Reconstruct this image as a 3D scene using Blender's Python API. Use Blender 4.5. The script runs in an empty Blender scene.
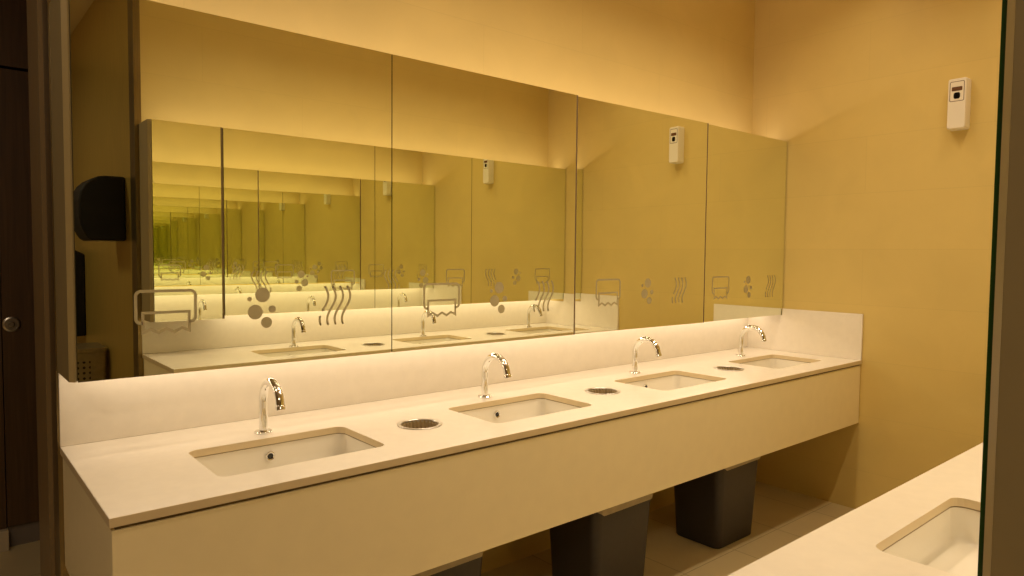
import bpy, bmesh, math, random
from mathutils import Vector, Matrix
random.seed(4)
PI = math.pi
sc = bpy.context.scene
C = sc.collection

# ------------------------------------------------------------------ materials
def node_mat(name):
    m = bpy.data.materials.new(name)
    m.use_nodes = True
    return m, m.node_tree, m.node_tree.nodes['Principled BSDF']

def lin(c):
    return tuple(c) + (1.0,)

def plain(name, col, rough=.5, metal=0.0, noise=.04, nscale=12.0, bump=0.0, spec=.5, coat=0.0, stretch=(1, 1, 1)):
    """A procedural surface: base colour broken up by soft noise, optional bump."""
    m, t, b = node_mat(name)
    tc = t.nodes.new('ShaderNodeTexCoord')
    mp = t.nodes.new('ShaderNodeMapping')
    mp.inputs['Scale'].default_value = stretch
    nz = t.nodes.new('ShaderNodeTexNoise')
    nz.inputs['Scale'].default_value = nscale
    nz.inputs['Detail'].default_value = 5
    cr = t.nodes.new('ShaderNodeValToRGB')
    cr.color_ramp.elements[0].position = .3
    cr.color_ramp.elements[1].position = .7
    cr.color_ramp.elements[0].color = lin([max(0, c * (1 - noise)) for c in col])
    cr.color_ramp.elements[1].color = lin([min(1, c * (1 + noise)) for c in col])
    L = t.links.new
    L(tc.outputs['Object'], mp.inputs['Vector'])
    L(mp.outputs['Vector'], nz.inputs['Vector'])
    L(nz.outputs['Fac'], cr.inputs['Fac'])
    L(cr.outputs['Color'], b.inputs['Base Color'])
    b.inputs['Roughness'].default_value = rough
    b.inputs['Metallic'].default_value = metal
    b.inputs['Specular IOR Level'].default_value = spec
    b.inputs['Coat Weight'].default_value = coat
    if bump:
        bp = t.nodes.new('ShaderNodeBump')
        bp.inputs['Strength'].default_value = bump
        bp.inputs['Distance'].default_value = .002
        L(nz.outputs['Fac'], bp.inputs['Height'])
        L(bp.outputs['Normal'], b.inputs['Normal'])
    return m

def tiles(name, col, joint, axes, w, h, off=(0, 0), rough=.4, gap=.003, vary=.03, spec=.4, offset=.5):
    """Stone tiles laid in a running bond; axes picks which world axes run along / across the courses."""
    m, t, b = node_mat(name)
    L = t.links.new
    tc = t.nodes.new('ShaderNodeTexCoord')
    sp = t.nodes.new('ShaderNodeSeparateXYZ')
    cb = t.nodes.new('ShaderNodeCombineXYZ')
    L(tc.outputs['Object'], sp.inputs['Vector'])
    for i, ax in enumerate(axes):
        ad = t.nodes.new('ShaderNodeMath'); ad.operation = 'ADD'
        ad.inputs[1].default_value = off[i]
        L(sp.outputs['XYZ'.index(ax)], ad.inputs[0])
        L(ad.outputs[0], cb.inputs[i])
    br = t.nodes.new('ShaderNodeTexBrick')
    br.offset = offset
    br.inputs['Scale'].default_value = 1.0
    br.inputs['Brick Width'].default_value = w
    br.inputs['Row Height'].default_value = h
    br.inputs['Mortar Size'].default_value = gap
    br.inputs['Mortar Smooth'].default_value = .3
    br.inputs['Bias'].default_value = 0
    br.inputs['Color1'].default_value = lin([c * (1 - vary) for c in col])
    br.inputs['Color2'].default_value = lin([min(1, c * (1 + vary)) for c in col])
    br.inputs['Mortar'].default_value = lin(joint)
    L(cb.outputs[0], br.inputs['Vector'])
    nz = t.nodes.new('ShaderNodeTexNoise')
    nz.inputs['Scale'].default_value = 3.5
    nz.inputs['Detail'].default_value = 6
    nz.inputs['Distortion'].default_value = .6
    L(tc.outputs['Object'], nz.inputs['Vector'])
    cr = t.nodes.new('ShaderNodeValToRGB')
    cr.color_ramp.elements[0].position = .3; cr.color_ramp.elements[1].position = .75
    cr.color_ramp.elements[0].color = (.93, .93, .93, 1); cr.color_ramp.elements[1].color = (1, 1, 1, 1)
    L(nz.outputs['Fac'], cr.inputs['Fac'])
    mx = t.nodes.new('ShaderNodeMixRGB'); mx.blend_type = 'MULTIPLY'
    mx.inputs['Fac'].default_value = 1
    L(br.outputs['Color'], mx.inputs['Color1']); L(cr.outputs['Color'], mx.inputs['Color2'])
    L(mx.outputs['Color'], b.inputs['Base Color'])
    b.inputs['Roughness'].default_value = rough
    b.inputs['Specular IOR Level'].default_value = spec
    return m

def wood(name, dark, light, rough=.45):
    m, t, b = node_mat(name)
    L = t.links.new
    tc = t.nodes.new('ShaderNodeTexCoord')
    mp = t.nodes.new('ShaderNodeMapping')
    mp.inputs['Scale'].default_value = (22, 22, .9)
    nz = t.nodes.new('ShaderNodeTexNoise')
    nz.inputs['Scale'].default_value = 2.2; nz.inputs['Detail'].default_value = 8; nz.inputs['Distortion'].default_value = 1.2
    cr = t.nodes.new('ShaderNodeValToRGB')
    cr.color_ramp.elements[0].position = .35; cr.color_ramp.elements[1].position = .7
    cr.color_ramp.elements[0].color = lin(dark); cr.color_ramp.elements[1].color = lin(light)
    L(tc.outputs['Object'], mp.inputs['Vector']); L(mp.outputs['Vector'], nz.inputs['Vector'])
    L(nz.outputs['Fac'], cr.inputs['Fac']); L(cr.outputs['Color'], b.inputs['Base Color'])
    b.inputs['Roughness'].default_value = rough
    return m

WALLC = (.75, .575, .195)
M = {}
M['wall_x'] = tiles('cream wall tile long', WALLC, (.71, .545, .185), 'XZ', 1.2, .31, (.33, -.225), rough=.42, gap=.002, vary=.012)
M['wall_y'] = tiles('cream wall tile end', WALLC, (.71, .545, .185), 'YZ', 1.2, .31, (.70, -.225), rough=.42, gap=.002, vary=.012)
M['floor'] = tiles('beige floor tile', (.64, .52, .28), (.38, .29, .15), 'XY', .40, .60, (.22, .576), rough=.38, gap=.0025, vary=.03, offset=.0)
M['ceil'] = plain('cream painted ceiling', (.74, .62, .40), rough=.8, noise=.015, nscale=3)
M['quartz'] = plain('cream quartz', (.89, .83, .715), rough=.22, noise=.02, nscale=30, spec=.45)
M['apron'] = plain('cream stone apron', (.93, .825, .535), rough=.35, noise=.015, nscale=18)
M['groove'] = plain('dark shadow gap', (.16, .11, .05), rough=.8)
M['edge'] = plain('shaded quartz edge', (.73, .605, .385), rough=.35, noise=.02, nscale=30)  # quartz darkened in colour for the weaker light on upright faces
M['ceramic'] = plain('white glazed ceramic', (.88, .84, .73), rough=.12, noise=.008, nscale=4, spec=.5, coat=.3)
M['sealant'] = plain('grey sealant', (.30, .23, .13), rough=.7)
M['chrome'] = plain('polished chrome', (.86, .86, .84), rough=.06, metal=1, noise=.01, nscale=40)
M['steel'] = plain('brushed steel', (.62, .60, .55), rough=.28, metal=1, noise=.10, nscale=60, stretch=(1, 1, .05))
M['darksteel'] = plain('dull brown steel', (.55, .44, .26), rough=.4, metal=.35, noise=.1, nscale=60)  # brownish steel of the chute sleeve and towel slot
M['binsteel'] = plain('dull steel bin', (.26, .21, .12), rough=.4, metal=.7, noise=.1, nscale=50)
M['black'] = plain('black plastic', (.008, .007, .006), rough=.6, noise=.1, spec=.2)
M['gloss_black'] = plain('black nozzle and hole fill', (.004, .004, .004), rough=.08)
M['bin'] = plain('charcoal bin plastic', (.034, .029, .031), rough=.42, noise=.08, nscale=40)
M['liner'] = plain('translucent bin liner', (.46, .40, .28), rough=.4, noise=.12, nscale=30, bump=.5)
M['cab'] = plain('taupe cabinet laminate', (.30, .235, .11), rough=.5, noise=.03)
M['lip'] = plain('pale cabinet edging', (.40, .315, .15), rough=.4, noise=.03)
M['bronze'] = plain('bronze metal cladding', (.60, .44, .11), rough=.30, metal=.6, noise=.10, nscale=20, stretch=(6, 6, .25))
M['olive'] = plain('dark bronze corner trim', (.26, .20, .10), rough=.3, metal=.9, noise=.12, nscale=20, stretch=(6, 6, .25))
M['brown'] = plain('brown laminate cladding', (.24, .165, .075), rough=.4, noise=.06, nscale=14, stretch=(4, 4, .4))
M['door'] = wood('dark walnut door', (.075, .038, .012), (.12, .062, .022))
M['kick'] = plain('grey brown kick panel', (.20, .165, .13), rough=.5)
M['plinth'] = plain('beige plinth', (.60, .50, .33), rough=.4)
M['white'] = plain('warm white plastic', (.86, .80, .66), rough=.35, noise=.01)
M['brownink'] = plain('brown printed line', (.12, .06, .03), rough=.5)
M['screen'] = plain('brown smoked window', (.16, .075, .035), rough=.2)

# steel sheet punched with a grid of round holes
pm, t, b = node_mat('perforated steel sheet')
tc = t.nodes.new('ShaderNodeTexCoord'); sp = t.nodes.new('ShaderNodeSeparateXYZ')
t.links.new(tc.outputs['Object'], sp.inputs['Vector'])
acc = None
for ax in ('X', 'Z'):
    m1 = t.nodes.new('ShaderNodeMath'); m1.operation = 'MULTIPLY'; m1.inputs[1].default_value = 2 * PI / .034
    m2 = t.nodes.new('ShaderNodeMath'); m2.operation = 'COSINE'
    t.links.new(sp.outputs[ax], m1.inputs[0]); t.links.new(m1.outputs[0], m2.inputs[0])
    if acc is None:
        acc = m2
    else:
        ad = t.nodes.new('ShaderNodeMath'); ad.operation = 'ADD'
        t.links.new(acc.outputs[0], ad.inputs[0]); t.links.new(m2.outputs[0], ad.inputs[1]); acc = ad
cr = t.nodes.new('ShaderNodeValToRGB'); cr.color_ramp.interpolation = 'CONSTANT'
mh = t.nodes.new('ShaderNodeMath'); mh.operation = 'MULTIPLY'; mh.inputs[1].default_value = .5
t.links.new(acc.outputs[0], mh.inputs[0]); t.links.new(mh.outputs[0], cr.inputs['Fac'])
cr.color_ramp.elements[0].color = (.26, .21, .12, 1)
cr.color_ramp.elements[1].position = .52; cr.color_ramp.elements[1].color = (.01, .008, .005, 1)
t.links.new(cr.outputs['Color'], b.inputs['Base Color'])
b.inputs['Metallic'].default_value = .6; b.inputs['Roughness'].default_value = .4
M['perforated'] = pm

# silvered mirror glass: slightly green-yellow so that repeated bounces drift to green
mm, t, b = node_mat('mirror silver')
nz = t.nodes.new('ShaderNodeTexNoise'); nz.inputs['Scale'].default_value = .6
cr = t.nodes.new('ShaderNodeValToRGB')
cr.color_ramp.elements[0].color = (.888, .912, .74, 1); cr.color_ramp.elements[1].color = (.898, .922, .755, 1)
t.links.new(nz.outputs['Fac'], cr.inputs['Fac']); t.links.new(cr.outputs['Color'], b.inputs['Base Color'])
b.inputs['Metallic'].default_value = 1; b.inputs['Roughness'].default_value = 0.0
M['mirror'] = mm
M['glass_edge'] = plain('green glass edge', (.015, .060, .012), rough=.2, noise=.3, nscale=5, stretch=(1, 1, .6))
M['frost'] = plain('acid etched frosting', (.54, .49, .31), rough=.62, metal=.75, noise=.03, nscale=60)

# ------------------------------------------------------------------ mesh helpers
def link(name, bm, mats, parent=None, smooth=False, bevel=0, segs=2, angle=35):
    me = bpy.data.meshes.new(name)
    bmesh.ops.recalc_face_normals(bm, faces=bm.faces[:])
    bm.to_mesh(me); bm.free()
    if not isinstance(mats, (list, tuple)):
        mats = [mats]
    for m in mats:
        me.materials.append(M[m])
    if smooth:
        me.shade_smooth() if hasattr(me, 'shade_smooth') else None
        try:
            me.set_sharp_from_angle(angle=math.radians(angle))
        except Exception:
            pass
    o = bpy.data.objects.new(name, me)
    C.objects.link(o)
    if parent is not None:
        o.parent = parent
    if bevel:
        md = o.modifiers.new('bevel', 'BEVEL')
        md.width = bevel; md.segments = segs; md.limit_method = 'ANGLE'; md.angle_limit = math.radians(40)
    return o

def box(bm, x0, x1, y0, y1, z0, z1, mat=0):
    v = [bm.verts.new(p) for p in ((x0, y0, z0), (x1, y0, z0), (x1, y1, z0), (x0, y1, z0),
                                   (x0, y0, z1), (x1, y0, z1), (x1, y1, z1), (x0, y1, z1))]
    fs = []
    for q in ((0, 3, 2, 1), (4, 5, 6, 7), (0, 1, 5, 4), (1, 2, 6, 5), (2, 3, 7, 6), (3, 0, 4, 7)):
        f = bm.faces.new([v[i] for i in q]); f.material_index = mat; fs.append(f)
    return fs

def bx(*a, mat=0):
    bm = bmesh.new(); box(bm, *a, mat=mat); return bm

def prism(bm, pts, z0, z1, axis='z', mat=0):
    """Extrude a closed outline: pts are (a,b); axis z: (x,y), y: (x,z), x: (y,z)."""
    def P(a, b_, c):
        return {'z': (a, b_, c), 'y': (a, c, b_), 'x': (c, a, b_)}[axis]
    lo = [bm.verts.new(P(a, b_, z0)) for a, b_ in pts]
    hi = [bm.verts.new(P(a, b_, z1)) for a, b_ in pts]
    n = len(pts)
    fs = [bm.faces.new(lo), bm.faces.new(hi)]
    for i in range(n):
        fs.append(bm.faces.new((lo[i], lo[(i + 1) % n], hi[(i + 1) % n], hi[i])))
    for f in fs:
        f.material_index = mat
    return fs

def rrect(cx, cy, w, d, r, n=6):
    pts = []
    for sx, sy, a0 in ((1, 1, 0), (-1, 1, 90), (-1, -1, 180), (1, -1, 270)):
        for i in range(n + 1):
            a = math.radians(a0 + 90 * i / n)
            pts.append((cx + sx * (w / 2 - r) + r * math.cos(a), cy + sy * (d / 2 - r) + r * math.sin(a)))
    return pts

def circle(cx, cy, r, n=40):
    return [(cx + r * math.cos(2 * PI * i / n), cy + r * math.sin(2 * PI * i / n)) for i in range(n)]

def slab_with_holes(outer, holes, z0, z1):
    bm = bmesh.new()
    loops_t, loops_b, edges = [], [], []
    for lp in [outer] + holes:
        vt = [bm.verts.new((x, y, z1)) for x, y in lp]
        es = [bm.edges.new((vt[i], vt[(i + 1) % len(vt)])) for i in range(len(vt))]
        edges += es; loops_t.append(vt)
    r = bmesh.ops.triangle_fill(bm, use_beauty=True, use_dissolve=False, edges=edges, normal=(0, 0, 1))
    top = [f for f in r['geom'] if isinstance(f, bmesh.types.BMFace)]
    mp = {}
    for lp in loops_t:
        for v in lp:
            mp[v] = bm.verts.new((v.co.x, v.co.y, z0))
    for f in top:
        bm.faces.new([mp[v] for v in reversed(f.verts[:])])
    for lp in loops_t:
        n = len(lp)
        for i in range(n):
            a, b_ = lp[i], lp[(i + 1) % n]
            bm.faces.new((a, b_, mp[b_], mp[a]))
    return bm

def loft(bm, rings, close_first=False, close_last=False, mat=0):
    vr = [[bm.verts.new(p) for p in ring] for ring in rings]
    n = len(vr[0])
    for a, b_ in zip(vr, vr[1:]):
        for i in range(n):
            f = bm.faces.new((a[i], a[(i + 1) % n], b_[(i + 1) % n], b_[i])); f.material_index = mat
    if close_first:
        bm.faces.new(vr[0]).material_index = mat
    if close_last:
        bm.faces.new(vr[-1]).material_index = mat
    return vr

def lathe(bm, prof, cx=0, cy=0, n=40, axis='z', origin=(0, 0, 0), mat=0):
    """prof: list of (r, h). Closed at both ends."""
    rings = []
    o = Vector(origin)
    for r, h in prof:
        ring = []
        for i in range(n):
            a = 2 * PI * i / n
            c, s = r * math.cos(a), r * math.sin(a)
            p = {'z': (c, s, h), 'y': (c, h, s), 'x': (h, c, s)}[axis]
            ring.append(o + Vector(p))
        rings.append(ring)
    loft(bm, rings, True, True, mat)

def tube(bm, pts, radii, n=20, mat=0):
    pts = [Vector(p) for p in pts]
    rings = []
    ref = Vector((1, 0, 0))
    for i, p in enumerate(pts):
        d = (pts[min(i + 1, len(pts) - 1)] - pts[max(i - 1, 0)]).normalized()
        u = (ref - d * ref.dot(d)).normalized(); w = d.cross(u)
        r = radii[i] if isinstance(radii, (list, tuple)) else radii
        rings.append([p + r * (math.cos(2 * PI * k / n) * u + math.sin(2 * PI * k / n) * w) for k in range(n)])
    loft(bm, rings, True, True, mat)

def ribbon(bm, pts, w, y, closed=False, caps=False, mat=1):
    """Flat stroke of width w through the (x,z) points, in the plane y."""
    P = [Vector(p) for p in pts]; n = len(P)
    L, R = [], []
    for i in range(n):
        a = P[(i - 1) % n] if (closed or i > 0) else None
        b_ = P[(i + 1) % n] if (closed or i < n - 1) else None
        d1 = (P[i] - a).normalized() if a is not None else None
        d2 = (b_ - P[i]).normalized() if b_ is not None else None
        d1 = d1 or d2; d2 = d2 or d1
        n1 = Vector((-d1.y, d1.x)); n2 = Vector((-d2.y, d2.x))
        m_ = (n1 + n2).normalized(); k = 1 / max(.4, m_.dot(n1))
        L.append(bm.verts.new((P[i].x + m_.x * k * w / 2, y, P[i].y + m_.y * k * w / 2)))
        R.append(bm.verts.new((P[i].x - m_.x * k * w / 2, y, P[i].y - m_.y * k * w / 2)))
    for i in range(n if closed else n - 1):
        j = (i + 1) % n
        bm.faces.new((L[i], L[j], R[j], R[i])).material_index = mat
    if caps:
        for c in (P[0], P[-1]):
            disc(bm, c.x, c.y, w / 2, y, 14, mat)

def disc(bm, x, z, r, y, n=28, mat=1):
    bm.faces.new([bm.verts.new((x + r * math.cos(2 * PI * i / n), y, z + r * math.sin(2 * PI * i / n))) for i in range(n)]).material_index = mat

# ------------------------------------------------------------------ objects helpers
def tag(o, label, cat, group=None, kind=None):
    o['label'] = label; o['category'] = cat
    if group: o['group'] = group
    if kind: o['kind'] = kind
    return o

def thing(name, label, cat, loc=(0, 0, 0), rz=0, group=None):
    o = bpy.data.objects.new(name, None); C.objects.link(o)
    o.empty_display_size = .1
    o.location = loc; o.rotation_euler = (0, 0, rz)
    return tag(o, label, cat, group)

def dup(root, loc, rz, label, group=None):
    r = root.copy(); C.objects.link(r)
    r.location = loc; r.rotation_euler = (0, 0, rz); r['label'] = label
    if group: r['group'] = group
    for ch in list(root.children):
        c = ch.copy(); C.objects.link(c); c.parent = r
        for g in list(ch.children):
            d = g.copy(); C.objects.link(d); d.parent = c
    return r

def struct(name, bm, mat, label, cat, parent=None, bevel=0):
    o = link(name, bm, mat, parent, bevel=bevel)
    if parent is None:
        tag(o, label, cat, kind='structure')
    return o

# ------------------------------------------------------------------ key dimensions (metres)
ZC = .847            # worktop height
ZM0, ZM1 = 1.068, 2.110   # mirror bottom / top
CEIL = 3.06
WL = -3.690          # end of the left wall
WO = -2.346          # plane of the opposite wall
WOX = -3.085         # end of the opposite wall
MF, MO = -.240, -2.128    # mirror planes

# ------------------------------------------------------------------ setting
struct('floor', bx(-6.2, .25, -5.6, 2.4, -.12, 0), 'floor', 'beige tiled washroom floor', 'floor')
struct('ceiling', bx(-6.2, .25, -5.6, 2.4, CEIL, CEIL + .12), 'ceil', 'plain cream ceiling', 'ceiling')
struct('wall_left', bx(WL + .03, 0, 0, .36, 0, CEIL), 'wall_x', 'cream tiled wall behind the long counter', 'wall')
struct('wall_end', bx(0, .15, -5.4, 2.2, 0, CEIL), 'wall_y', 'cream tiled end wall with the air freshener', 'wall')
struct('wall_right', bx(WOX + .03, 0, WO - .42, WO, 0, CEIL), 'wall_x', 'cream tiled wall opposite the long counter', 'wall')
struct('wall_corridor', bx(WOX, WOX + .06, -5.4, WO - .11, 0, CEIL), 'bronze', 'dark bronze clad wall carrying the black dispenser', 'wall')
struct('wall_front', bx(-6.1, -6.0, -5.4, 2.2, 0, CEIL), 'brown', 'brown clad corridor wall', 'wall')
struct('wall_back', bx(-6.1, .15, -5.5, -5.4, 0, CEIL), 'brown', 'brown wall at the end of the corridor', 'wall')
struct('wall_stalls', bx(-6.1, .0, 1.72, 1.8, 0, CEIL), 'door', 'dark wall behind the cubicle doors', 'wall')
# wall-end cladding
struct('trim_1', bx(WL - .004, WL + .03, -.012, .10, 0, CEIL), 'olive', 'dark bronze corner trim at the left end of the counter wall', 'trim')
struct('trim_2', bx(WL - .016, WL + .03, .102, .36, 0, CEIL), 'brown', 'brown cladding on the end of the counter wall', 'trim')
struct('trim_3', bx(WOX - .004, WOX + .03, WO - .108, WO + .012, 0, CEIL), 'olive', 'dark bronze corner trim on the opposite wall end', 'trim')
# cubicle front
struct('trim_4', bx(-6.0, -3.712, 1.62, 1.70, .10, CEIL), 'door', 'dark walnut pilaster beside the cubicle door', 'trim')
struct('trim_5', bx(-3.712, -1.5, 1.62, 1.70, 2.268, CEIL), 'door', 'dark walnut panel above the cubicle door', 'trim')
struct('baseboard_stalls', bx(-6.0, -3.706, 1.585, 1.70, 0, .098), 'plinth', 'beige plinth under the cubicle pilaster', 'baseboard', bevel=.003)
struct('trim_6', bx(-3.706, -1.5, 1.64, 1.70, 0, .098), 'kick', 'grey brown kick panel under the cubicle door', 'trim')
d = link('door_1', bx(-3.708, -2.9, 1.625, 1.665, .102, 2.256), 'door', bevel=.002)
tag(d, 'dark walnut cubicle door with a round lock', 'door', kind='structure')
bm = bmesh.new()
lathe(bm, [(.036, 0), (.036, -.005), (.030, -.009), (.027, -.009), (.027, -.006), (.013, -.006), (.013, -.014), (.009, -.018)], axis='y', origin=(-3.672, 1.625, 1.068), n=36)
link('lock', bm, 'steel', d, smooth=True)

# ------------------------------------------------------------------ vanity counters
BAYS = (-3.176, -2.275, -1.358, -.428)
SINK_W, SINK_D = .482, .300

def vanity(x0, x1, depth, sign, wall_y, sinks, holes, label, side_splash=True, hs=1.0655):
    """sign -1: counter runs from wall_y towards -Y; +1 towards +Y."""
    Y = lambda d: wall_y + sign * d
    t = thing('vanity_counter', label, 'counter', (0, 0, 0))
    ys = sorted((Y(0), Y(depth)))
    outer = [(x0, ys[0]), (x1, ys[0]), (x1, ys[1]), (x0, ys[1])]
    hl = [rrect(cx, Y(cd), SINK_W if w is None else w, SINK_D, .029) for cx, cd, w in sinks] + [circle(cx, Y(cd), .066) for cx, cd in holes]
    wb = slab_with_holes(outer, hl, ZC - .022, ZC)
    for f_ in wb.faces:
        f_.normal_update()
        f_.material_index = 0 if abs(f_.normal.z) > .5 else 1  # upright faces take the darker copy, their shade put into the colour
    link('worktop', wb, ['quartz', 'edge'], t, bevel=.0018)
    a, b_ = sorted((Y(.0005), Y(.014)))
    bk = link('backsplash', bx(x0, x1 - .0005, a, b_, ZC + .0004, hs), 'quartz', t, bevel=.0015)
    if side_splash:
        k = abs((MF if sign < 0 else MO) - wall_y) + .004
        bm = bmesh.new()
        prism(bm, [(Y(.0145), ZC + .0004), (Y(depth), ZC + .0004), (Y(depth), 1.105), (Y(k), 1.105), (Y(k), hs), (Y(.0145), hs)], x1 - .0135, x1 - .0012, axis='x')
        link('side_splash', bm, 'quartz', t, bevel=.0012)
    a, b_ = sorted((Y(depth - .030), Y(depth - .014)))
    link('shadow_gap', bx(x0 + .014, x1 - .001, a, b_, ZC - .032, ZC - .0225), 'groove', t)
    a, b_ = sorted((Y(depth - .028), Y(depth - .007)))
    link('front_apron', bx(x0 + .006, x1 - .001, a, b_, .492, ZC - .0315), 'apron', t, bevel=.0015)
    a, b_ = sorted((Y(.001), Y(depth - .0285)))
    link('end_panel', bx(x0 + .006, x0 + .028, a, b_, .492, ZC - .0225), 'apron', t, bevel=.001)
    return t

LEFT_HOLES = [(-2.722, .428), (-1.812, .422), (-.860, .421)]
OPP_SINKS = [(-2.325, .380, .470), (-1.400, .380, .470), (-.420, .380, .470)]
OPP_HOLES = [(-1.850, .40), (-.870, .40)]
vanity(-3.688, -.0012, .714, -1, -.0012, [(x, .433, None) for x in BAYS], LEFT_HOLES,
       'long cream stone counter with four sinks under the mirrors')
vanity(-3.070, -.0012, .644, 1, WO + .0012, OPP_SINKS, OPP_HOLES,
       'cream stone counter in the right foreground with a sink cut in', hs=1.038)

# ------------------------------------------------------------------ sinks
def make_sink(label, group):
    t = thing('undermount_sink', label, 'sink', group=group)
    W, D, z = SINK_W + .008, SINK_D + .008, -.0225
    def ring(w, d_, r, h): return [(x, y, h) for x, y in rrect(0, 0, w, d_, r, 8)]
    bm = bmesh.new()
    inner = [ring(W + .05, D + .05, .05, z), ring(W, D, .036, z), ring(W - .003, D - .003, .036, z - .005), ring(W - .010, D - .009, .034, z - .050),
             ring(W - .016, D - .015, .034, z - .072), ring(W - .024, D - .022, .034, z - .080), ring(W - .040, D - .038, .036, z - .0845), ring(W - .11, D - .10, .045, z - .087),
             ring(.10, .08, .035, z - .092), ring(.044, .044, .0219, z - .093)]
    outer = [ring(.044, .044, .0219, z - .102), ring(W - .11, D - .10, .055, z - .098), ring(W - .010, D - .010, .045, z - .086),
             ring(W + .008, D + .008, .045, z - .02), ring(W + .05, D + .05, .05, z - .014)]
    loft(bm, inner + outer + [inner[0]])
    bmesh.ops.remove_doubles(bm, verts=bm.verts[:], dist=1e-5)
    link('basin', bm, 'ceramic', t, smooth=True, angle=50)
    bm = bmesh.new()
    a = ring(SINK_W + .010, SINK_D + .010, .035, z + .0003)
    b_ = ring(SINK_W + .003, SINK_D + .003, .031, z + .0003)
    a2 = [(x, y, h - .0022) for x, y, h in a]; b2 = [(x, y, h - .0022) for x, y, h in b_]
    loft(bm, [a, b_, b2, a2, a])
    bmesh.ops.remove_doubles(bm, verts=bm.verts[:], dist=1e-5)
    link('seal_line', bm, 'sealant', t)
    # overflow on the tap side of the basin
    yb = D / 2 - .008
    o = Vector((0, yb - .0005, z - .034))
    bm = bmesh.new()
    n = 32
    rings = []
    for r, h in ((.0145, .004), (.0145, -.003), (.0125, -.0045), (.0092, -.003), (.0092, .003)):
        rings.append([o + Vector((r * math.cos(2 * PI * i / n), h, r * math.sin(2 * PI * i / n))) for i in range(n)])
    loft(bm, rings)
    ov = link('overflow_ring', bm, 'chrome', t, smooth=True)
    bm = bmesh.new()
    lathe(bm, [(.0093, 0), (.0093, .003)], axis='y', origin=o + Vector((0, -.0015, 0)), n=24)
    link('overflow_hole', bm, 'gloss_black', ov)  # black disc standing in for the unlit inside of the overflow
    bm = bmesh.new()
    lathe(bm, [(.0235, z - .0945), (.0235, z - .0905), (.020, z - .0885), (.017, z - .0905), (.016, z - .090), (.010, z - .0885), (.001, z - .088)], n=36)
    link('drain', bm, 'chrome', t, smooth=True)
    return t

ords = ['nearest', 'second', 'third', 'farthest']
SG = 'undermount sinks in the long counter'
s0 = None
slabels = ['white undermount sink nearest the camera in the long counter, largest of its row',
           'white undermount sink between the first and second round waste openings of the long counter',
           'white undermount sink between the second and third round waste openings of the long counter',
           'white undermount sink at the far end of the long counter beside the end wall']
for i, x in enumerate(BAYS):
    loc = (x, -.433, ZC)
    if s0 is None:
        s0 = make_sink(slabels[0], SG); s0.location = loc
        s0['label'] = 'white undermount sink nearest the camera in the long counter, largest of its row'
    else:
        dup(s0, loc, 0, slabels[i], SG)
osl = ['white undermount sink in the right foreground counter beside the green glass edge',
       'middle white sink of the right counter, seen in the mirror',
       'far white sink of the right counter, seen in the mirror by the end wall']
for (x, dd, w), lb in zip(OPP_SINKS, osl):
    s = dup(s0, (x, WO + dd, ZC), PI, lb, 'undermount sinks in the opposite counter')
    s.scale = (.975, 1, 1)

# ------------------------------------------------------------------ taps (local: spout towards -Y, base at z=0)
def make_tap(label, group):
    t = thing('basin_tap', label, 'tap', group=group)
    bm = bmesh.new()
    lathe(bm, [(.0275, 0), (.0275, .004), (.0255, .0065), (.0155, .008)], n=40)
    link('base_flange', bm, 'chrome', t, smooth=True)
    R, zc_, r = .070, .101, .0135
    pts = [(0, 0, .006), (0, 0, .03), (0, 0, .06), (0, 0, .085)]
    for k in range(0, 25):
        a = math.radians(180 - 168 * k / 24)
        pts.append((0, -R - R * math.cos(a), zc_ + R * math.sin(a)))
    last = Vector(pts[-1]); dirv = (last - Vector(pts[-2])).normalized()
    pts.append(tuple(last + dirv * .006))
    bm = bmesh.new()
    tube(bm, pts, r, 24)
    link('spout', bm, 'chrome', t, smooth=True)
    e = last + dirv * .006
    bm = bmesh.new()
    tube(bm, [e, e + dirv * .0012, e + dirv * .012, e + dirv * .013, e + dirv * .011], [.0138, .0146, .0146, .0105, .0095], 24)
    link('aerator', bm, 'chrome', t, smooth=True)
    return t

TAPX = (-3.168, -2.277, -1.350, -.410)
tl = ['chrome gooseneck tap behind the sink nearest the camera on the long counter',
      'chrome gooseneck tap on the long counter, second from the camera',
      'chrome gooseneck tap on the long counter, third from the camera',
      'chrome gooseneck tap on the long counter, last before the end wall']
t0 = None
for i, x in enumerate(TAPX):
    loc = (x, -.212, ZC + .0003)
    if t0 is None:
        t0 = make_tap(tl[0], 'taps along the long counter'); t0.location = loc
    else:
        dup(t0, loc, 0, tl[i], 'taps along the long counter')
for (x, dd, w), lb in zip(OPP_SINKS, ('chrome tap of the right counter hidden behind the glass edge, reflected first in the mirror',
                                      'chrome tap of the right counter seen reflected in the second mirror',
                                      'chrome tap of the right counter seen reflected nearest the end wall')):
    dup(t0, (x + .045, WO + .200, ZC + .0003), PI, lb, 'taps along the opposite counter')

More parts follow.
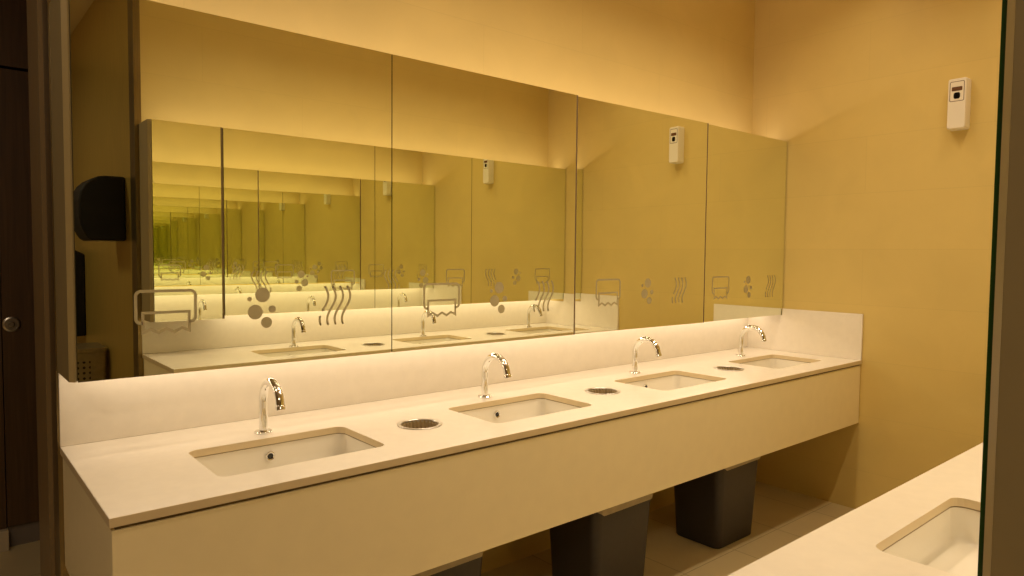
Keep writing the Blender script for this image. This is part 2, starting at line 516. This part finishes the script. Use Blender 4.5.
# ------------------------------------------------------------------ waste openings in the worktop
def make_chute(label, group):
    t = thing('waste_chute', label, 'waste opening', group=group)
    bm = bmesh.new()
    n = 96
    prof = [(.0640, -.02), (.0640, .0004), (.0745, .0004), (.0755, .0016), (.0735, .0030), (.0640, .0026), (.0622, .0005), (.0620, -.02), (.0640, -.02)]
    rings = [[(r * math.cos(2 * PI * i / n), r * math.sin(2 * PI * i / n), h) for i in range(n)] for r, h in prof]
    loft(bm, rings)
    bmesh.ops.remove_doubles(bm, verts=bm.verts[:], dist=1e-5)
    link('rim_ring', bm, 'steel', t, smooth=True)
    bm = bmesh.new()
    n = 26 * 8
    def fl(i, a0, amp):  # fluted sleeve
        return a0 + amp * math.cos(26 * 2 * PI * i / n)
    rings = []
    for a0, amp, h in ((.0585, .0028, -.004), (.0580, .0030, -.03), (.0575, .0030, -.12), (.0605, .0, -.12), (.0605, .0, -.004), (.0585, .0028, -.004)):
        rings.append([(fl(i, a0, amp) * math.cos(2 * PI * i / n), fl(i, a0, amp) * math.sin(2 * PI * i / n), h + (.0035 * math.cos(26 * 2 * PI * i / n) if (h == -.004) else 0)) for i in range(n)])
    loft(bm, rings)
    link('fluted_sleeve', bm, 'darksteel', t, smooth=True)
    return t

cl = ['round steel waste opening beside the nearest sink of the long counter',
      'round steel waste opening in the middle of the long counter',
      'round steel waste opening beside the farthest sink of the long counter']
c0 = None
for (x, dd), lb in zip(LEFT_HOLES, cl):
    loc = (x, -dd, ZC)
    if c0 is None:
        c0 = make_chute(lb, 'waste openings in the long counter'); c0.location = loc
    else:
        dup(c0, loc, 0, lb, 'waste openings in the long counter')
for (x, dd), lb in zip(OPP_HOLES, ('round waste opening of the right counter, seen small in the first mirror',
                                   'round waste opening of the right counter, seen in the second mirror')):
    dup(c0, (x, WO + dd, ZC), 0, lb, 'waste openings in the opposite counter')

# ------------------------------------------------------------------ bins under the counter (local: base centre at z=0)
def make_bin(label, group):
    t = thing('waste_bin', label, 'bin', group=group)
    def ring(w, d_, r, h): return [(x, y, h) for x, y in rrect(0, 0, w, d_, r, 6)]
    bm = bmesh.new()
    loft(bm, [ring(.308, .248, .03, 0), ring(.320, .260, .036, .006), ring(.378, .306, .042, .50), ring(.372, .300, .04, .50),
              ring(.314, .254, .034, .012)], True, True)
    link('body', bm, 'bin', t, smooth=True, angle=45)
    bm = bmesh.new()
    loft(bm, [ring(.378, .306, .042, .476), ring(.394, .322, .048, .478), ring(.394, .322, .048, .503), ring(.372, .300, .04, .505), ring(.372, .300, .04, .476), ring(.378, .306, .042, .476)])
    bmesh.ops.remove_doubles(bm, verts=bm.verts[:], dist=1e-5)
    link('rim', bm, 'bin', t, smooth=True, angle=45)
    # liner folded over the rim with an uneven lower edge
    bm = bmesh.new()
    base = rrect(0, 0, .400, .328, .052, 10)
    n = len(base)
    rnd = random.Random(7)
    ph = [rnd.uniform(0, 6.28) for _ in range(4)]
    def hem(i):
        a = 2 * PI * i / n
        return .420 + .014 * math.sin(2 * a + ph[0]) + .008 * math.sin(5 * a + ph[1]) + .004 * math.sin(11 * a + ph[2])
    def rr(k, i, amp):
        x, y = base[i]; s = k + amp * math.sin(i * 2.3 + ph[3])
        return x * s, y * s
    R = []
    R.append([(*rr(.985, i, .012), hem(i)) for i in range(n)])
    R.append([(*rr(.998, i, .006), .46) for i in range(n)])
    R.append([(*rr(1.0, i, .002), .500) for i in range(n)])
    R.append([(*rr(.985, i, .001), .509) for i in range(n)])
    R.append([(*rr(.905, i, .001), .506) for i in range(n)])
    R.append([(*rr(.885, i, .004), .42) for i in range(n)])
    loft(bm, R)
    link('liner', bm, 'liner', t, smooth=True, angle=60)
    return t

bn0 = make_bin('charcoal plastic bin with a clear liner under the far end of the long counter', 'bins under the long counter')
bn0.location = (-.935, -.402, .001)
dup(bn0, (-1.822, -.422, .001), 0, 'charcoal plastic bin with a clear liner under the middle of the long counter', 'bins under the long counter')
dup(bn0, (-2.715, -.412, .001), 0, 'charcoal plastic bin mostly cut by the bottom of the picture', 'bins under the long counter')

# ------------------------------------------------------------------ mirror cabinets
def icons(bm, cx, y, sign):
    """Frosted symbols etched into the glass; sign +1 keeps left to right as +X, -1 turns the row round."""
    X = lambda a: cx + sign * a
    # paper towel: rounded holder with a torn sheet
    tcx = -.2525
    def arc(px, pz, r, a0, a1, n=6):
        return [(px + r * math.cos(math.radians(a0 + (a1 - a0) * i / n)), pz + r * math.sin(math.radians(a0 + (a1 - a0) * i / n))) for i in range(n + 1)]
    hw, top, low, r = .0785, 1.3065, 1.2165, .014
    pl = [(-hw + .018, low)] + arc(-hw + r, low + r, r, 270, 180) + arc(-hw + r, top - r, r, 180, 90) + arc(hw - r, top - r, r, 90, 0) + arc(hw - r, low + r, r, 0, -90) + [(hw - .018, low)]
    ribbon(bm, [(X(tcx + a), z) for a, z in pl], .0082, y)
    zz = [(-.061, 1.2455), (-.061, 1.187)]
    pts = [(-.061, 1.190), (-.041, 1.1995), (-.0205, 1.188), (0, 1.1995), (.0205, 1.188), (.041, 1.1995), (.061, 1.190)]
    ribbon(bm, [(X(tcx + a), z) for a, z in pts + [(.061, 1.2455), (-.061, 1.2455)]], .0078, y, closed=True)
    # soap bubbles
    for a, z, r_ in ((.023, 1.286, .0228), (-.017, 1.274, .0070), (0, 1.234, .0228), (.053, 1.241, .0115), (.035, 1.200, .0172)):
        disc(bm, X(a), z, r_, y)
    # hot air: four wavy strokes
    for k in range(4):
        x_ = .228 + k * .0265
        P = []
        for i in range(25):
            s = i / 24
            P.append((X(x_ + .0155 * math.sin(2 * PI * (s * .80 + .05)) - .002), 1.306 - s * .123))
        if k == 0:
            ribbon(bm, P[:16], .0074, y, caps=True); ribbon(bm, P[19:], .0074, y, caps=True)
        else:
            ribbon(bm, P, .0074, y, caps=True)

def cabinet(x0, x1, wall_y, sign, icon_cx, isign, label, group, ZM0=ZM0, left_end=False, tilt=0.0, gap=.0018, edge=0):
    """One mirrored unit: a shallow carcass on the wall, the glass door in front. sign: -1 faces -Y, +1 faces +Y."""
    t = thing('mirror_cabinet', label, 'mirror', group=group)
    Y = lambda d: wall_y + sign * d
    depth = abs((MF if sign < 0 else MO) - wall_y)
    a, b_ = sorted((Y(.0012), Y(depth - .050)))
    xa = x0 + (0 if left_end else .0005)
    link('carcass', bx(x0 + (.001 if left_end else .0005), x1 - .0005, a, b_, ZM0 + .055, ZM1 - .055), 'cab', t)
    a, b_ = sorted((Y(depth - .030), Y(depth - .0065)))
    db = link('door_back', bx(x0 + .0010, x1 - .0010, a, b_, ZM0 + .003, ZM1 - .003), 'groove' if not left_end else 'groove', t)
    if left_end:   # closing side panel with a pale chamfered front edging
        a, b_ = sorted((Y(.0012), Y(depth - .0175)))
        link('side_panel', bx(x0 - .016, x0 - .0005, a, b_, ZM0, ZM1), 'cab', t)
        bm = bmesh.new()
        prism(bm, [(x0 - .016, Y(depth - .0173)), (x0 - .015, Y(depth - .0165)), (x0 - .004, Y(depth - .0065)), (x0 + .0005, Y(depth - .0065)), (x0 + .0005, Y(depth - .0173))], ZM0, ZM1)
        link('edging', bm, 'lip', t)
    yf, yb = Y(depth), Y(depth - .006)
    bm = bmesh.new()
    xl, xr = x0 + gap, x1 - gap
    fs = box(bm, xl, xr, min(yf, yb), max(yf, yb), ZM0, ZM1, mat=1)
    front = fs[2 if sign < 0 else 4]
    if edge:   # dark strip on the pane's right side, standing in for the shaded door gap
        bmesh.ops.bisect_plane(bm, geom=bm.verts[:] + bm.edges[:] + bm.faces[:], plane_co=(xr - edge, 0, 0), plane_no=(1, 0, 0))
    for f in bm.faces:
        c_ = f.calc_center_median()
        on = abs(c_.y - yf) < 1e-5
        f.material_index = (3 if edge and c_.x > xr - edge else 0) if on else 1
    icons_bm = bmesh.new()
    bm2 = icons_bm
    if icon_cx is not None:
        icons(bm2, icon_cx, Y(depth + .0005), isign)
        for f in bm2.faces:
            f.material_index = 2
            f.normal_update()
            if (f.normal.y > 0) != (sign > 0):
                f.normal_flip()
    me = bpy.data.meshes.new('tmp'); bm2.to_mesh(me); bm2.free()
    bmesh.ops.recalc_face_normals(bm, faces=bm.faces[:])
    bm.from_mesh(me); bpy.data.meshes.remove(me)
    me = bpy.data.meshes.new('mirror_door'); bm.to_mesh(me); bm.free()
    for k in ('mirror', 'glass_edge', 'frost', 'groove'):
        me.materials.append(M[k])
    o = bpy.data.objects.new('mirror_door', me); C.objects.link(o); o.parent = t
    if tilt:   # this door hangs a touch ajar
        c = Vector(((x0 + x1) / 2, Y(depth), 0))
        mt = Matrix.Translation(c) @ Matrix.Rotation(math.radians(tilt), 4, 'Z') @ Matrix.Translation(-c)
        for q in (o, db):
            q.data.transform(mt)
    return t

seams = (-3.674, -2.719, -1.795, -.841, -.004)
ml = ['mirrored wall cabinet at the left end of the row, reflecting the black dispenser',
      'mirrored wall cabinet above the second sink, second panel from the left',
      'mirrored wall cabinet reflecting the white air freshener, third panel from the left',
      'mirrored wall cabinet at the far right of the row, touching the end wall']
for i in range(4):
    cx = (-3.2005, -2.2525, -1.321, -.4205)[i]
    cabinet(seams[i], seams[i + 1], 0, -1, cx + .0, 1, ml[i], 'mirror cabinets above the long counter', left_end=(i == 0), tilt=-1.75 if i == 2 else 0, edge=(0, .009, .009, 0)[i])
oseams = (-3.053, -2.689, -1.737, -.952, -.004)
ol = ['narrow mirrored filler cabinet whose green glass edge closes the right of the picture',
      'mirrored cabinet over the right counter reflected in the first mirror',
      'mirrored cabinet over the right counter reflected behind the second mirror',
      'mirrored cabinet over the right counter reaching the end wall, seen reflected']
for i in range(4):
    cx = (None, -2.216, -1.345, -.500)[i]
    cabinet(oseams[i], oseams[i + 1], WO, 1, cx, -1, ol[i], 'mirror cabinets above the opposite counter', ZM0=1.040 if i == 0 else 1.058, left_end=(i == 0), edge=(.012, 0, 0, 0)[i])

# ------------------------------------------------------------------ air freshener on the end wall
t = thing('air_freshener', 'small white air freshener box high on the cream end wall', 'air freshener', (0, 0, 0))
bm = bmesh.new()
yc = -1.149
def ring_x(x, hw, z0, z1, r):
    return [(x, yc + a, (z0 + z1) / 2 + b_) for a, b_ in rrect(0, 0, hw * 2, z1 - z0, r, 5)]
loft(bm, [ring_x(-.0005, .043, 2.060, 2.309, .010), ring_x(-.052, .0415, 2.062, 2.309, .010), ring_x(-.060, .038, 2.066, 2.305, .010)], True, True)
link('case', bm, 'white', t, smooth=True, angle=40)
bm = bmesh.new()
def yz(pts, x): return [(x, a, b_) for a, b_ in pts]
pc, pw, ph_ = (yc, 2.245), .064, .098
o1 = rrect(pc[0], pc[1], pw, ph_, .007, 5); i1 = rrect(pc[0], pc[1], pw - .005, ph_ - .005, .005, 5)
loft(bm, [yz(o1, -.0600), yz(o1, -.0606), yz(i1, -.0606), yz(i1, -.0600), yz(o1, -.0600)])
bmesh.ops.remove_doubles(bm, verts=bm.verts[:], dist=1e-6)
link('panel_outline', bm, 'brownink', t)
bm = bmesh.new(); prism(bm, rrect(yc, 2.257, .046, .020, .003, 4), -.0609, -.0600, axis='x')
link('display_window', bm, 'screen', t)
bm = bmesh.new(); prism(bm, rrect(yc, 2.224, .028, .031, .009, 6), -.0612, -.0600, axis='x')
link('spray_nozzle', bm, 'gloss_black', t)

# ------------------------------------------------------------------ fittings on the bronze corridor wall (seen in the first mirror)
t = thing('towel_dispenser', 'black round-fronted towel dispenser on the bronze wall, reflected at far left', 'dispenser', (WOX, -2.60, 1.475))
prof = [(0, 0), (0, .368), (-.10, .368), (-.135, .362), (-.170, .345), (-.200, .315), (-.222, .275), (-.232, .225), (-.232, .130), (-.225, .085), (-.205, .035), (-.190, .012), (-.170, 0)]
bm = bmesh.new(); prism(bm, [(a - .0005, z) for a, z in prof], -.30, 0, axis='y')
link('case', bm, 'black', t, bevel=.012, segs=3)
bm = bmesh.new(); box(bm, -.165, -.05, -.27, -.03, -.004, .001)
link('towel_slot', bm, 'darksteel', t)

t = thing('hand_dryer', 'black rounded unit low on the bronze wall, half cut by the mirror edge', 'hand dryer', (WOX, -3.98, .79))
prof = [(0, 0), (0, .60), (-.06, .63), (-.13, .62), (-.18, .57), (-.20, .48), (-.20, .12), (-.18, .04), (-.13, 0)]
bm = bmesh.new(); prism(bm, [(a - .0005, z) for a, z in prof], -.34, 0, axis='y')
link('case', bm, 'black', t, bevel=.012, segs=3)

t = thing('towel_bin', 'steel waste bin with punched holes below the dispenser, reflected at lower left', 'bin', (WOX - .01, -3.12, .001))
bm = bmesh.new()
prism(bm, rrect(-.16, -.17, .30, .32, .02, 5), .0, .77)
link('body', bm, 'binsteel', t, smooth=True)
bm = bmesh.new()
prism(bm, rrect(-.16, -.17, .31, .33, .025, 5), .771, .80)
link('lid', bm, 'binsteel', t, smooth=True, bevel=.004)
link('perforated_panel', bx(-.30, -.10, -.0125, -.0085, .50, .72), 'perforated', t)

# ------------------------------------------------------------------ lights
WARM = (1.0, .77, .43)
def area(name, loc, rot, sx, sy, power, col=WARM, spread=PI):
    l = bpy.data.lights.new(name, 'AREA'); l.shape = 'RECTANGLE'; l.size = sx; l.size_y = sy
    l.energy = power; l.color = col; l.spread = spread
    o = bpy.data.objects.new(name, l); C.objects.link(o)
    o.location = loc; o.rotation_euler = rot
    return o
LX = -1.85
CW = (1.0, .79, .555)
CL = (1.0, .79, .71)
area('led_strip', (LX, -.125, ZM1 - .035), (PI, 0, 0), 3.62, .02, 4.3, CL)
area('led_strip', (LX, -.085, ZM0 + .045), (0, 0, 0), 3.62, .02, 4.4, CW)
area('led_strip', (-1.53, WO + .115, ZM1 - .035), (PI, 0, 0), 3.0, .02, 3.4, CL)
area('led_strip', (-1.53, WO + .085, 1.058 + .045), (0, 0, 0), 3.0, .02, 3.6, CW)
for y in (-.74, -1.50):
    area('ceiling_and_fill_light', (-1.62, y, CEIL - .006), (0, 0, 0), 2.6, .07, 13.6, CW, spread=math.radians(127))
area('ceiling_and_fill_light', (-4.9, -3.4, CEIL - .006), (0, 0, 0), .6, .14, 26, CW)
area('ceiling_and_fill_light', (-4.9, -.6, CEIL - .006), (0, 0, 0), .6, .14, 9.5, CW)  # unseen fill added to brighten the dim left side of the corridor

w = bpy.data.worlds.new('world'); sc.world = w; w.use_nodes = True
w.node_tree.nodes['Background'].inputs[0].default_value = (.02, .014, .006, 1)
w.node_tree.nodes['Background'].inputs[1].default_value = .3

# ------------------------------------------------------------------ camera
yaw, pitch, roll, f = .8678, -.0491, .0093, 691.7
fw = Vector((math.cos(yaw) * math.cos(pitch), math.sin(yaw) * math.cos(pitch), math.sin(pitch)))
rt = Vector((math.sin(yaw), -math.cos(yaw), 0)); up = rt.cross(fw)
r_ = math.cos(roll) * rt + math.sin(roll) * up
u_ = math.cos(roll) * up - math.sin(roll) * rt
cam = bpy.data.cameras.new('camera'); cam.sensor_width = 36; cam.lens = f * 36 / 1024; cam.clip_start = .02
co = bpy.data.objects.new('camera', cam); C.objects.link(co)
co.matrix_world = Matrix(((r_.x, u_.x, -fw.x, -3.9727), (r_.y, u_.y, -fw.y, -2.3760), (r_.z, u_.z, -fw.z, 1.4203), (0, 0, 0, 1)))
sc.camera = co

cy = sc.cycles
cy.max_bounces = 28; cy.glossy_bounces = 24; cy.diffuse_bounces = 6; cy.transmission_bounces = 4
cy.sample_clamp_indirect = 6.0
cy.use_denoising = True
sc.view_settings.view_transform = 'Standard'
sc.view_settings.look = 'None'
sc.view_settings.exposure = 0.0
